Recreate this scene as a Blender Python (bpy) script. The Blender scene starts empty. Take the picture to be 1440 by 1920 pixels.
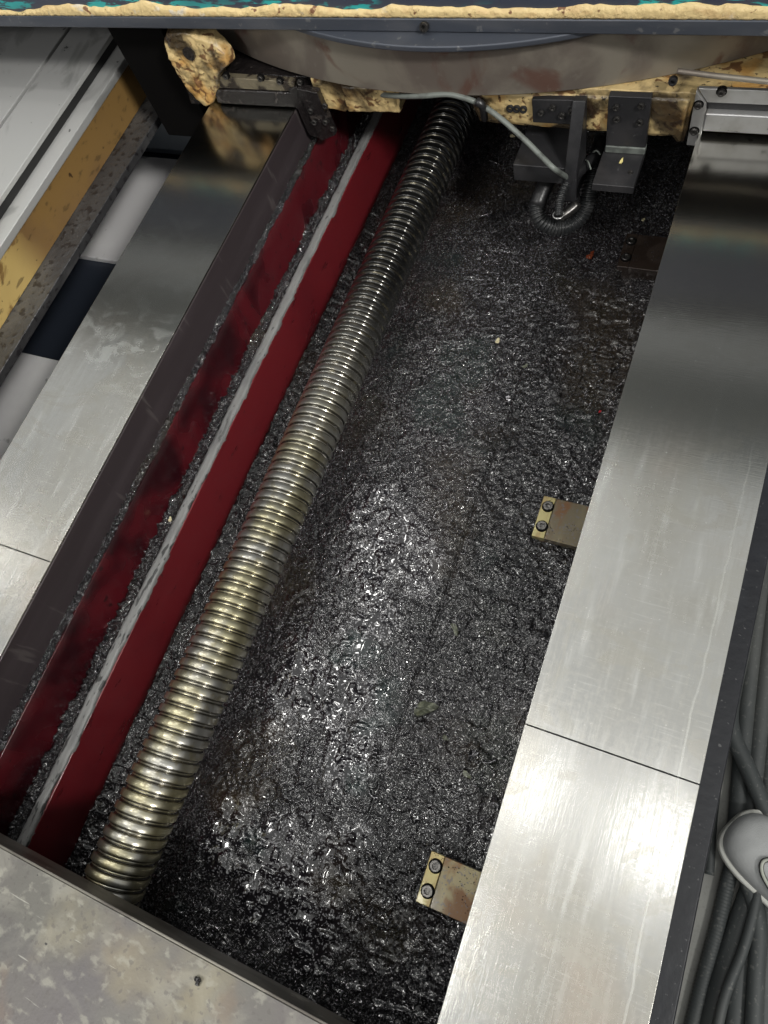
import bpy, bmesh, math, random
import numpy as np
from mathutils import Vector, Matrix
random.seed(7)
RNG = np.random.default_rng(11)
S = bpy.context.scene
COL = S.collection

# ------------------------------------------------------------------ camera
# world: Y runs along the machine bed, X across it, Z up; way tops at z = 0, camera at z = 1
Rm = Matrix(((0.90990325, -0.24006918, 0.33829404),
             (0.34698157, 0.88739611, -0.30353241),
             (-0.22733204, 0.39356693, 0.89074419)))
FPX = 1335.7085
cd = bpy.data.cameras.new('camera'); cam = bpy.data.objects.new('camera', cd); COL.objects.link(cam)
cam.matrix_world = Matrix.Translation((0, 0, 1)) @ Rm.to_4x4()
cd.sensor_fit = 'AUTO'; cd.sensor_width = 36; cd.lens = FPX / 1920 * 36
cd.clip_start = 0.02; cd.clip_end = 60
S.camera = cam
S.render.resolution_x = 768; S.render.resolution_y = 1024

# ------------------------------------------------------------------ light
W = bpy.data.worlds.new('World'); S.world = W; W.use_nodes = True
nt = W.node_tree; nt.nodes.clear()
wo = nt.nodes.new('ShaderNodeOutputWorld'); bg = nt.nodes.new('ShaderNodeBackground')
tc = nt.nodes.new('ShaderNodeTexCoord'); sp = nt.nodes.new('ShaderNodeSeparateXYZ'); rp = nt.nodes.new('ShaderNodeValToRGB')
nt.links.new(tc.outputs['Generated'], sp.inputs[0]); nt.links.new(sp.outputs['Z'], rp.inputs[0])
e = rp.color_ramp.elements
e[0].position = 0.0; e[0].color = (.03, .03, .035, 1)
e[1].position = 0.62; e[1].color = (.62, .63, .61, 1)
k = rp.color_ramp.elements.new(0.98); k.color = (.74, .75, .72, 1)
k = rp.color_ramp.elements.new(0.25); k.color = (.10, .10, .11, 1)
nt.links.new(rp.outputs[0], bg.inputs[0]); bg.inputs[1].default_value = 1.0
nt.links.new(bg.outputs[0], wo.inputs[0])

def lamp(name, loc, size, power, col=(1, .98, .94), target=None, sy=None, spread=180):
    l = bpy.data.lights.new(name, 'AREA'); l.shape = 'RECTANGLE'; l.size = size; l.size_y = sy or size
    l.energy = power; l.color = col; l.spread = math.radians(spread)
    o = bpy.data.objects.new(name, l); COL.objects.link(o); o.location = loc
    d = Vector(target or (loc[0], loc[1], -1)) - Vector(loc)
    o.rotation_euler = d.to_track_quat('-Z', 'Y').to_euler()
    return o
lamp('ceiling_lamp', (-.30, .12, 2.9), .11, 2.0)
lamp('ceiling_lamp', (.42, .08, 2.7), .11, 1.7)
lamp('ceiling_lamp', (-2.25, .55, 3.1), .5, 9, sy=.2)
lamp('ceiling_lamp', (-2.25, 1.25, 3.1), .5, 7, sy=.2)
lamp('ceiling_lamp', (-4.4, .25, 2.9), .6, 5, sy=.3)
lamp('ceiling_lamp', (-1.5, -1.9, 2.4), .7, 34, sy=.35, target=(-.8, 1.2, 0))  # added fill from behind the camera for the saddle's front faces
lamp('ceiling_lamp', (2.3, -.9, 3.0), .6, 46, sy=.35, target=(-.6, 1.0, -.2))  # added fill reaching through the gap to the floor slabs
lamp('ceiling_lamp', (-1.15, .62, 3.0), .20, 5)
lamp('ceiling_lamp', (-.75, -.75, 3.0), .22, 7)  # added so the near right sludge glitters
lamp('ceiling_lamp', (-.95, 1.7, 3.05), .18, 5.5)  # added so the far sludge and screw top glitter
lamp('ceiling_lamp', (2.1, -.7, 2.8), .5, 6.5, sy=.3, target=(-1.9, 1.25, -.58), spread=38)  # added narrow beam aimed at the floor slabs
S.view_settings.view_transform = 'Standard'; S.view_settings.look = 'None'
S.view_settings.exposure = 0.0; S.view_settings.gamma = 1
S.render.engine = 'CYCLES'

# ------------------------------------------------------------------ helpers
def ray(px, py):
    return (Rm @ Vector((px - 720, -(py - 960), -FPX))).normalized()
def at(px, py, z):                      # point on the level z
    d = ray(px, py); return Vector((0, 0, 1)) + d * ((z - 1) / d.z)
def aty(px, py, y):                     # point on the upright plane y
    d = ray(px, py); return Vector((0, 0, 1)) + d * (y / d.y)

def tag(o, label=None, cat=None, group=None, kind=None):
    if label: o['label'] = label
    if cat: o['category'] = cat
    if group: o['group'] = group
    if kind: o['kind'] = kind
    return o
def empty(name, loc, label, cat, group=None):
    o = bpy.data.objects.new(name, None); COL.objects.link(o); o.location = loc; o.empty_display_size = .05
    return tag(o, label, cat, group)
WORLD_LOC = {}
def wloc(o):
    v = Vector((0, 0, 0))
    while o: v = v + o.location; o = o.parent
    return v
def link(name, me, mat, parent=None, smooth=False, loc=None):
    """me is in world coordinates; shift into the parent's space"""
    o = bpy.data.objects.new(name, me); COL.objects.link(o)
    if mat: me.materials.append(mat)
    if parent:
        v = wloc(parent); me.transform(Matrix.Translation(-v)); o.parent = parent
    elif loc is not None:
        me.transform(Matrix.Translation(-Vector(loc))); o.location = loc
    if smooth:
        me.polygons.foreach_set('use_smooth', [True] * len(me.polygons))
    return o
def bm_link(name, bm, mat, parent=None, smooth=False, bevel=0, seg=2, loc=None, angle=35):
    bmesh.ops.recalc_face_normals(bm, faces=bm.faces)
    me = bpy.data.meshes.new(name); bm.to_mesh(me); bm.free()
    o = link(name, me, mat, parent, smooth, loc)
    if bevel:
        m = o.modifiers.new('bevel', 'BEVEL'); m.width = bevel; m.segments = seg; m.limit_method = 'ANGLE'; m.angle_limit = math.radians(angle)
        me.polygons.foreach_set('use_smooth', [True] * len(me.polygons))
        w = o.modifiers.new('wn', 'WEIGHTED_NORMAL'); w.keep_sharp = True
    return o
def box(bm, x0, x1, y0, y1, z0, z1, M=None):
    v = [bm.verts.new((x, y, z)) for x in (x0, x1) for y in (y0, y1) for z in (z0, z1)]
    for f in ((0, 1, 3, 2), (4, 6, 7, 5), (0, 4, 5, 1), (2, 3, 7, 6), (0, 2, 6, 4), (1, 5, 7, 3)):
        bm.faces.new([v[i] for i in f])
    if M: bmesh.ops.transform(bm, matrix=M, verts=v)
    return v
def prism_y(bm, pts, y0, y1):           # outline in x,z pushed along y
    a = [bm.verts.new((x, y0, z)) for x, z in pts]; b = [bm.verts.new((x, y1, z)) for x, z in pts]
    bm.faces.new(a); bm.faces.new(b[::-1])
    n = len(pts)
    for i in range(n): bm.faces.new((a[i], b[i], b[(i + 1) % n], a[(i + 1) % n]))
def prism_z(bm, pts, z0, z1):
    a = [bm.verts.new((x, y, z0)) for x, y in pts]; b = [bm.verts.new((x, y, z1)) for x, y in pts]
    bm.faces.new(a[::-1]); bm.faces.new(b)
    n = len(pts)
    for i in range(n): bm.faces.new((a[i], a[(i + 1) % n], b[(i + 1) % n], b[i]))
def cyl(bm, p0, p1, r, r1=None, n=20, caps=True):
    p0 = Vector(p0); p1 = Vector(p1); d = (p1 - p0); q = d.to_track_quat('Z', 'Y').to_matrix()
    r1 = r if r1 is None else r1
    a = []; b = []
    for i in range(n):
        t = 2 * math.pi * i / n; u = q @ Vector((math.cos(t), math.sin(t), 0))
        a.append(bm.verts.new(p0 + u * r)); b.append(bm.verts.new(p1 + u * r1))
    for i in range(n): bm.faces.new((a[i], a[(i + 1) % n], b[(i + 1) % n], b[i]))
    if caps: bm.faces.new(a[::-1]); bm.faces.new(b)
def np_mesh(name, V, F, mat, parent=None, smooth=True, attr=None):
    me = bpy.data.meshes.new(name)
    me.vertices.add(len(V)); me.vertices.foreach_set('co', np.ascontiguousarray(V, dtype=np.float32).ravel())
    n = F.shape[1]
    me.loops.add(F.size); me.loops.foreach_set('vertex_index', np.ascontiguousarray(F, dtype=np.int32).ravel())
    me.polygons.add(len(F)); me.polygons.foreach_set('loop_start', np.arange(0, F.size, n, dtype=np.int32))
    me.update(calc_edges=True); me.validate()
    if attr is not None:
        a = me.attributes.new('wet', 'FLOAT', 'POINT'); a.data.foreach_set('value', np.asarray(attr, dtype=np.float32).ravel())
    return link(name, me, mat, parent, smooth)
def gridF(nx, ny, base=0):
    i, j = np.meshgrid(np.arange(nx - 1), np.arange(ny - 1), indexing='ij')
    a = (i * ny + j).ravel() + base
    return np.stack([a, a + ny, a + ny + 1, a + 1], 1)
def catmull(P, n=10):
    P = [Vector(p) for p in P]; Q = [P[0] * 2 - P[1]] + P + [P[-1] * 2 - P[-2]]; out = []
    for i in range(1, len(Q) - 2):
        a, b, c, d = Q[i - 1:i + 3]
        for k in range(n):
            t = k / n
            out.append(.5 * ((2 * b) + (c - a) * t + (2 * a - 5 * b + 4 * c - d) * t * t + (3 * b - a - 3 * c + d) * t ** 3))
    out.append(P[-1]); return out
def resample(P, step):
    L = [0]
    for a, b in zip(P, P[1:]): L.append(L[-1] + (b - a).length)
    n = max(2, int(L[-1] / step)); out = []; j = 0
    for k in range(n + 1):
        s = L[-1] * k / n
        while j < len(P) - 2 and L[j + 1] < s: j += 1
        t = (s - L[j]) / max(1e-9, L[j + 1] - L[j]); out.append(P[j].lerp(P[j + 1], min(1, max(0, t))))
    return out, L[-1]
def tube(bm, P, r, n=14, step=None, rf=None):
    P, L = resample(catmull(P), step or r * .7)
    t0 = (P[1] - P[0]).normalized(); u = t0.orthogonal().normalized(); rings = []
    for i, p in enumerate(P):
        t = (P[min(i + 1, len(P) - 1)] - P[max(i - 1, 0)]).normalized()
        u = (u - t * u.dot(t)).normalized(); v = t.cross(u)
        rr = r * (rf(L * i / (len(P) - 1)) if rf else 1)
        rings.append([bm.verts.new(p + (u * math.cos(2 * math.pi * k / n) + v * math.sin(2 * math.pi * k / n)) * rr) for k in range(n)])
    for a, b in zip(rings, rings[1:]):
        for k in range(n): bm.faces.new((a[k], a[(k + 1) % n], b[(k + 1) % n], b[k]))
    bm.faces.new(rings[0][::-1]); bm.faces.new(rings[-1])
# value noise on the plane
def vnoise(X, Y, sc, seed):
    r = np.random.default_rng(seed); T = r.random((256, 256))
    x = X / sc + 1000; y = Y / sc + 1000
    xi = np.floor(x).astype(int); yi = np.floor(y).astype(int); fx = x - xi; fy = y - yi
    fx = fx * fx * (3 - 2 * fx); fy = fy * fy * (3 - 2 * fy)
    g = lambda a, b: T[(xi + a) % 256, (yi + b) % 256]
    return (g(0, 0) * (1 - fx) + g(1, 0) * fx) * (1 - fy) + (g(0, 1) * (1 - fx) + g(1, 1) * fx) * fy
def smooth(a, b, x):
    t = np.clip((x - a) / (b - a), 0, 1); return t * t * (3 - 2 * t)

# ------------------------------------------------------------------ materials
def pbr(name, base, rough=.5, metal=0., layers=(), bumps=(), spec=.5, coat=0., coat_rough=.1, wet=False):
    m = bpy.data.materials.new(name); m.use_nodes = True; t = m.node_tree; N = t.nodes; L = t.links
    b = N['Principled BSDF']; b.inputs['Specular IOR Level'].default_value = spec
    b.inputs['Coat Weight'].default_value = coat; b.inputs['Coat Roughness'].default_value = coat_rough
    geo = N.new('ShaderNodeNewGeometry')
    def tex(kind, s, det=4, dist=0.):
        mp = N.new('ShaderNodeMapping'); L.new(geo.outputs['Position'], mp.inputs[0])
        if not isinstance(s, (tuple, list)): s = (s, s, s)
        mp.inputs['Scale'].default_value = s[:3]
        if len(s) > 3: mp.inputs['Rotation'].default_value = (0, 0, s[3])
        if kind == 'noise':
            n = N.new('ShaderNodeTexNoise'); n.inputs['Scale'].default_value = 1; n.inputs['Detail'].default_value = det; n.inputs['Distortion'].default_value = dist
            L.new(mp.outputs[0], n.inputs[0]); return n.outputs['Fac']
        if kind == 'vor' or kind == 'edge':
            n = N.new('ShaderNodeTexVoronoi'); n.inputs['Scale'].default_value = 1
            if kind == 'edge': n.feature = 'DISTANCE_TO_EDGE'
            L.new(mp.outputs[0], n.inputs[0]); return n.outputs['Distance']
        if kind == 'cell':
            n = N.new('ShaderNodeTexVoronoi'); n.inputs['Scale'].default_value = 1
            L.new(mp.outputs[0], n.inputs[0]); s2 = N.new('ShaderNodeSeparateColor'); L.new(n.outputs['Color'], s2.inputs[0]); return s2.outputs[0]
        if kind in ('ring', 'line'):
            cx_, cy_, rx_, ry_ = s[:4]
            nz = N.new('ShaderNodeTexNoise'); nz.inputs['Scale'].default_value = dist or 9; nz.inputs['Detail'].default_value = 4; L.new(geo.outputs['Position'], nz.inputs[0])
            sx = N.new('ShaderNodeSeparateXYZ'); L.new(geo.outputs['Position'], sx.inputs[0])
            def ma(op, a_, b_):
                q = N.new('ShaderNodeMath'); q.operation = op
                for i_, v_ in enumerate((a_, b_)):
                    if v_ is None: continue
                    if isinstance(v_, (int, float)): q.inputs[i_].default_value = v_
                    else: L.new(v_, q.inputs[i_])
                return q.outputs[0]
            wob = ma('MULTIPLY', ma('SUBTRACT', nz.outputs['Fac'], .5), 1.)
            u = ma('DIVIDE', ma('SUBTRACT', sx.outputs['X'], cx_), rx_)
            if kind == 'line': d_ = ma('ADD', u, wob)
            else:
                v = ma('DIVIDE', ma('SUBTRACT', sx.outputs['Y'], cy_), ry_)
                d_ = ma('SUBTRACT', ma('SQRT', ma('ADD', ma('MULTIPLY', u, u), ma('MULTIPLY', v, v)), None), 1.)
                d_ = ma('ADD', d_, wob)
            return ma('SUBTRACT', 1., ma('ABSOLUTE', d_, None))
        if kind == 'wave':
            n = N.new('ShaderNodeTexWave'); n.inputs['Scale'].default_value = 1; n.inputs['Distortion'].default_value = dist; n.inputs['Detail'].default_value = det
            n.wave_type = 'RINGS'; L.new(mp.outputs[0], n.inputs[0]); return n.outputs['Fac']
    def rng(sock, lo, hi, a=0., bb=1.):
        r = N.new('ShaderNodeMapRange'); L.new(sock, r.inputs[0])
        for i, v in enumerate((lo, hi, a, bb)): r.inputs[i + 1].default_value = v
        r.interpolation_type = 'SMOOTHSTEP'; return r.outputs[0]
    def mul(a, c):
        q = N.new('ShaderNodeMath'); q.operation = 'MULTIPLY'; L.new(a, q.inputs[0])
        if isinstance(c, float): q.inputs[1].default_value = c
        else: L.new(c, q.inputs[1])
        return q.outputs[0]
    def rgb(c):
        n = N.new('ShaderNodeRGB'); n.outputs[0].default_value = (*c, 1); return n.outputs[0]
    def val(c):
        n = N.new('ShaderNodeValue'); n.outputs[0].default_value = c; return n.outputs[0]
    c = rgb(base); r = val(rough); mt = val(metal)
    sep = None
    for l in layers:
        f = rng(tex(l.get('t', 'noise'), l['s'], l.get('d', 4), l.get('dist', 0.)), l['lo'], l['hi'])
        for ax, lo, hi in l.get('mask', ()):
            if sep is None:
                sep = N.new('ShaderNodeSeparateXYZ'); L.new(geo.outputs['Position'], sep.inputs[0])
            f = mul(f, rng(sep.outputs[ax], lo, hi))
        f = mul(f, float(l.get('k', 1)))
        if 'c' in l:
            mx = N.new('ShaderNodeMix'); mx.data_type = 'RGBA'; L.new(f, mx.inputs[0]); L.new(c, mx.inputs[6]); mx.inputs[7].default_value = (*l['c'], 1); c = mx.outputs[2]
        for key, cur in (('r', 'r'), ('m', 'm')):
            if key in l:
                mx = N.new('ShaderNodeMix'); L.new(f, mx.inputs[0]); L.new(r if key == 'r' else mt, mx.inputs[2]); mx.inputs[3].default_value = l[key]
                if key == 'r': r = mx.outputs[0]
                else: mt = mx.outputs[0]
    wetf = None
    if wet:
        at_ = N.new('ShaderNodeAttribute'); at_.attribute_name = 'wet'; wetf = at_.outputs['Fac']
        mx = N.new('ShaderNodeMix'); L.new(wetf, mx.inputs[0]); L.new(r, mx.inputs[2]); mx.inputs[3].default_value = .07; r = mx.outputs[0]
        mx = N.new('ShaderNodeMix'); L.new(wetf, mx.inputs[0]); L.new(mt, mx.inputs[2]); mx.inputs[3].default_value = 0; mt = mx.outputs[0]
    L.new(c, b.inputs['Base Color']); L.new(r, b.inputs['Roughness']); L.new(mt, b.inputs['Metallic'])
    nrm = None
    for kind, s, det, strength, dist in bumps:
        bp = N.new('ShaderNodeBump'); bp.inputs['Distance'].default_value = dist
        bp.inputs['Strength'].default_value = strength
        if wet:
            inv = N.new('ShaderNodeMapRange'); L.new(wetf, inv.inputs[0]); inv.inputs[3].default_value = strength; inv.inputs[4].default_value = .0; L.new(inv.outputs[0], bp.inputs['Strength'])
        L.new(tex(kind, s, det), bp.inputs['Height'])
        if nrm: L.new(nrm, bp.inputs['Normal'])
        nrm = bp.outputs[0]
    if nrm: L.new(nrm, b.inputs['Normal'])
    return m

M = {}
M['way'] = pbr('ground_steel', (.52, .517, .50), .20, 1, layers=[
    dict(s=(5, 3, 1), d=7, dist=.4, lo=.42, hi=.62, c=(.42, .405, .365), r=.27, k=.85),
    dict(s=(260, 14, 1), d=3, lo=.45, hi=.66, c=(.48, .47, .44), r=.30, k=.40),
    dict(s=(18, 420, 1), d=3, lo=.58, hi=.70, c=(.68, .675, .65), r=.32, k=.25),
    dict(s=(120, 120, 1), d=7, lo=.50, hi=.62, c=(.50, .49, .455), r=.30, k=.35),
    dict(s=(60, 7, 1), d=5, lo=.5, hi=.75, c=(.66, .66, .64), r=.30, k=.5),
    dict(s=(9, 9, 1), d=8, dist=1.6, lo=.54, hi=.60, c=(.48, .47, .43), r=.24, k=.5),
    dict(s=(3, 2.2, 1), d=3, dist=.6, lo=.52, hi=.66, c=(.55, .46, .38), k=.5),
    dict(s=(14, 20, 1), d=9, dist=1.6, lo=.47, hi=.66, c=(.74, .75, .72), r=.42, k=.65, mask=(('Y', .36, .60), ('Y', 1.0, .82), ('X', -.5, -.8))),
    dict(s=(6, 9, 1), d=7, dist=2., lo=.56, hi=.60, c=(.44, .42, .37), r=.30, k=.35),
    dict(s=(3, 3, 1), d=3, lo=.1, hi=.3, c=(.33, .32, .295), r=.14, k=.85, mask=(('Y', .48, .66),)),  # far end darkened in the colour to imitate its dark reflection
    dict(t='ring', s=(0.049, -0.102, 0.055, 0.030), lo=0.80, hi=1., c=(0.46, 0.44, 0.39), r=0.30, k=.28, dist=14),
    dict(t='ring', s=(0.010, -0.179, 0.075, 0.050), lo=0.86, hi=1., c=(0.5, 0.48, 0.43), r=0.30, k=.28, dist=14),
    dict(t='line', s=(.112, 0, .030, 1), lo=.93, hi=.99, c=(.74, .74, .70), r=.4, k=.28, dist=6, mask=(('Y', .62, .5),)),
    dict(t='line', s=(-.062, 0, .030, 1), lo=.92, hi=.99, c=(.50, .48, .43), r=.3, k=.28, dist=5, mask=(('Y', .62, .5),)),
    dict(s=(240, 240, 1), d=2, lo=.70, hi=.76, c=(.80, .80, .78), k=.5),
    ], bumps=[('noise', (420, 14, 1), 4, .08, .0012), ('noise', (26, 500, 1), 3, .04, .001), ('noise', (8, 5, 1), 3, .12, .004)])
M['way_side'] = pbr('oily_brown_steel', (.045, .035, .038), .36, .25, layers=[
    dict(s=(30, 3, 30), d=5, lo=.45, hi=.7, c=(.060, .048, .052), r=.4, k=.7),
    dict(s=(8, 60, 8), d=3, lo=.62, hi=.7, c=(.13, .115, .11), k=.4)], bumps=[('noise', (60, 6, 60), 3, .12, .002)])
M['red'] = pbr('red_enamel', (.125, .009, .013), .34, 0, layers=[
    dict(s=(4, 3, 4), d=4, lo=.45, hi=.62, c=(.085, .006, .010), r=.26, k=.7),
    dict(s=(40, 12, 40), d=5, lo=.60, hi=.72, c=(.05, .006, .008), r=.2, k=.6),
    dict(s=(90, 90, 90), d=3, lo=.68, hi=.74, c=(.02, .01, .01), k=.7)], bumps=[('noise', (30, 18, 30), 4, .10, .003), ('noise', 260, 3, .1, .0006)], coat=.3)
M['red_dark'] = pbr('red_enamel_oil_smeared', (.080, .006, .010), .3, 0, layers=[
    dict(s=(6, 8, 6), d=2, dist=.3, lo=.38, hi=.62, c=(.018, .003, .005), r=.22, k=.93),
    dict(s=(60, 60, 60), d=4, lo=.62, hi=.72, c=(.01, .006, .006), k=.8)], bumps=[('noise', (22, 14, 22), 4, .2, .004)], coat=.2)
M['seal'] = pbr('grey_filler', (.15, .15, .147), .5, 0, layers=[
    dict(s=(30, 9, 30), d=6, lo=.5, hi=.68, c=(.10, .10, .10), k=.8),
    dict(s=(160, 60, 160), d=4, lo=.64, hi=.70, c=(.03, .03, .03), k=.9),
    dict(s=(90, 22, 90), d=3, lo=.56, hi=.60, c=(.02, .02, .02), k=.9, mask=(('Y', .62, .35),))],
    bumps=[('noise', (60, 20, 60), 5, .4, .004)])
M['sludge'] = pbr('black_chip_sludge', (.010, .009, .011), .16, 0, wet=True, layers=[
    dict(s=3.0, d=4, lo=.45, hi=.7, c=(.022, .017, .020), k=.8),
    dict(t='cell', s=400, lo=.80, hi=.86, c=(.34, .335, .35), m=1., r=.22, k=.65),
    dict(s=3.5, d=4, lo=.52, hi=.70, c=(.040, .028, .016), k=.8),
    dict(s=7, d=5, lo=.60, hi=.72, c=(.028, .028, .016), k=.5),
    dict(s=5, d=5, lo=.62, hi=.70, c=(.02, .036, .034), k=.5)],
    bumps=[('noise', 420, 3, 1., .0045), ('vor', 330, 1, 1., .004), ('noise', 110, 3, .35, .005)], coat=1., coat_rough=.05)
M['chip'] = pbr('oiled_steel_chip', (.16, .155, .165), .18, .9, layers=[
    dict(s=260, d=2, lo=.4, hi=.6, c=(.05, .048, .05), r=.3, k=.8)], coat=.6, coat_rough=.05)
M['granule'] = pbr('wet_swarf_grain', (.045, .044, .048), .16, .6, layers=[
    dict(t='cell', s=150, lo=.5, hi=.9, c=(.32, .31, .33), m=1., r=.2, k=.8)], coat=.8, coat_rough=.04)
M['screw'] = pbr('ball_screw_steel', (.40, .39, .36), .28, .88, layers=[
    dict(s=(14, 9, 14), d=4, lo=.40, hi=.60, c=(.42, .38, .22), r=.30, k=.8, mask=(('Y', .85, .35),)),
    dict(s=(60, 40, 60), d=4, lo=.52, hi=.66, c=(.24, .21, .13), r=.34, k=.6, mask=(('Y', .9, .4),)),
    dict(s=(9, 5, 9), d=4, lo=.52, hi=.6, c=(.42, .37, .20), k=.4, mask=(('Y', .35, -.1),)),
    dict(s=(2, 1, 2), d=1, lo=.0, hi=.1, c=(.05, .05, .05), r=.13, m=.9, k=.95, mask=(('Y', .55, .95),))],  # far end coloured near black in place of the dark reflection
    bumps=[('noise', (160, 60, 160), 3, .10, .0012)], coat=.4, coat_rough=.06)
M['groove'] = pbr('oily_thread_groove', (.055, .05, .04), .24, .8, layers=[
    dict(s=(50, 30, 50), d=4, lo=.5, hi=.65, c=(.16, .14, .09), r=.3, k=.6)], coat=.6, coat_rough=.06)
M['cream'] = pbr('chipped_cream_paint', (.56, .42, .20), .45, 0, layers=[
    dict(s=(16, 16, 16), d=6, lo=.48, hi=.66, c=(.46, .25, .07), k=.9),
    dict(s=(38, 38, 38), d=6, dist=.8, lo=.55, hi=.62, c=(.13, .055, .02), r=.6, k=.9),
    dict(s=(11, 11, 12), d=6, dist=.3, lo=.47, hi=.62, c=(.020, .014, .010), r=.25, k=.93),
    dict(s=(120, 120, 120), d=3, lo=.64, hi=.70, c=(.02, .015, .01), k=.9)],
    bumps=[('noise', 50, 6, .5, .006), ('noise', 160, 4, .4, .002)])
M['cream_edge'] = pbr('cream_filler_edge', (.64, .49, .24), .5, 0, layers=[
    dict(s=(25, 25, 60), d=5, lo=.5, hi=.66, c=(.55, .38, .18), k=.7),
    dict(s=(45, 45, 60), d=5, lo=.62, hi=.68, c=(.12, .035, .015), k=.9),
    dict(s=(30, 30, 30), d=5, lo=.60, hi=.68, c=(.62, .58, .50), k=.8)], bumps=[('noise', 110, 5, .8, .004)])
M['blue_iron'] = pbr('dark_blue_iron', (.062, .070, .088), .42, .35, layers=[
    dict(s=(6, 6, 20), d=5, lo=.45, hi=.65, c=(.10, .105, .12), k=.7),
    dict(s=(60, 60, 60), d=4, lo=.64, hi=.72, c=(.22, .22, .22), k=.5)], bumps=[('noise', (20, 20, 60), 4, .12, .003)])
M['blue_face'] = pbr('dark_blue_paint', (.035, .042, .068), .45, 0, layers=[
    dict(s=(5, 5, 9), d=4, lo=.5, hi=.7, c=(.065, .07, .095), k=.8),
    dict(s=(30, 30, 120), d=8, dist=.3, lo=.48, hi=.56, c=(.02, .36, .36), r=.4, k=.95, mask=(('Z', .275, .240),)),
    dict(s=(2.6, 2.6, 2.6), d=2, lo=.50, hi=.55, c=(.04, .048, .072), k=1),
    ], bumps=[('noise', 40, 4, .2, .003)])
M['disc'] = pbr('worn_brown_iron', (.16, .135, .115), .45, .4, layers=[
    dict(s=(7, 10, 7), d=6, dist=.5, lo=.42, hi=.62, c=(.27, .245, .20), r=.40, k=.9),
    dict(s=(10, 16, 9), d=6, dist=.8, lo=.54, hi=.66, c=(.13, .062, .045), r=.5, k=.8),
    dict(s=(50, 120, 50), d=4, lo=.6, hi=.7, c=(.24, .22, .18), k=.35)], bumps=[('noise', (18, 40, 18), 5, .15, .003)])
M['black_iron'] = pbr('black_iron', (.022, .022, .024), .40, .2, layers=[
    dict(s=(14, 14, 14), d=5, lo=.45, hi=.7, c=(.045, .043, .045), k=.8),
    dict(s=(80, 80, 80), d=3, lo=.66, hi=.72, c=(.12, .12, .12), k=.4)], bumps=[('noise', 90, 4, .2, .002)])
M['grime'] = pbr('oily_black_grime', (.012, .010, .010), .22, 0, layers=[
    dict(s=60, d=4, lo=.62, hi=.7, c=(.06, .05, .045), k=.6)], bumps=[('noise', 120, 5, .8, .006), ('noise', 300, 3, .6, .002)], coat=.4)
M['wiper'] = pbr('bright_wiper_plate', (.62, .62, .62), .30, .8, layers=[
    dict(s=(18, 18, 18), d=5, lo=.45, hi=.66, c=(.45, .44, .42), k=.7),
    dict(s=(60, 60, 60), d=4, lo=.62, hi=.7, c=(.08, .08, .08), k=.6)], bumps=[('noise', 60, 4, .12, .002)])
M['wiper_dirty'] = pbr('dirty_wiper_plate', (.22, .19, .13), .38, .5, layers=[
    dict(s=(24, 24, 24), d=5, dist=.6, lo=.45, hi=.58, c=(.03, .022, .02), r=.2, k=.9)], bumps=[('noise', 120, 5, .6, .004)], coat=.3)
M['rubber'] = pbr('black_rubber', (.014, .014, .015), .36, 0, bumps=[('noise', 200, 3, .2, .001)])
M['hose'] = pbr('black_corrugated_plastic', (.016, .017, .018), .30, 0, layers=[dict(s=40, d=4, lo=.5, hi=.7, c=(.035, .035, .035), k=.6)])
M['cable'] = pbr('grey_cable_sheath', (.15, .165, .15), .40, 0, layers=[dict(s=30, d=5, lo=.5, hi=.66, c=(.07, .075, .07), k=.8)])
M['pipe'] = pbr('dusty_dark_hose', (.065, .072, .073), .55, 0, layers=[
    dict(s=(8, 3, 8), d=5, lo=.45, hi=.65, c=(.12, .125, .12), k=.9), dict(s=120, d=3, lo=.60, hi=.68, c=(.18, .18, .17), k=.6)], bumps=[('noise', (60, 20, 60), 3, .2, .002)])
M['brass'] = pbr('stained_brass_plate', (.10, .08, .045), .34, .55, layers=[
    dict(s=(14, 5, 14), d=5, lo=.42, hi=.6, c=(.20, .17, .09), k=.8),
    dict(s=(22, 10, 22), d=5, dist=.6, lo=.5, hi=.62, c=(.13, .055, .015), r=.45, k=.9),
    dict(s=(200, 200, 200), d=2, lo=.58, hi=.66, c=(.10, .09, .085), k=.8)], bumps=[('noise', 160, 4, .3, .001)], coat=.5)
M['brass_edge'] = pbr('rubbed_brass', (.38, .33, .15), .4, .6, layers=[
    dict(s=(60, 18, 60), d=5, lo=.45, hi=.6, c=(.30, .22, .10), k=.8)], coat=.3)
M['dark_brass'] = pbr('oiled_dark_plate', (.045, .032, .026), .25, .5, layers=[
    dict(s=(20, 20, 20), d=5, lo=.5, hi=.6, c=(.08, .06, .05), k=.8)], coat=.6)
M['bolt'] = pbr('dark_bolt_steel', (.11, .105, .10), .28, .85, layers=[dict(s=200, d=3, lo=.5, hi=.65, c=(.03, .03, .03), k=.8)])
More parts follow.
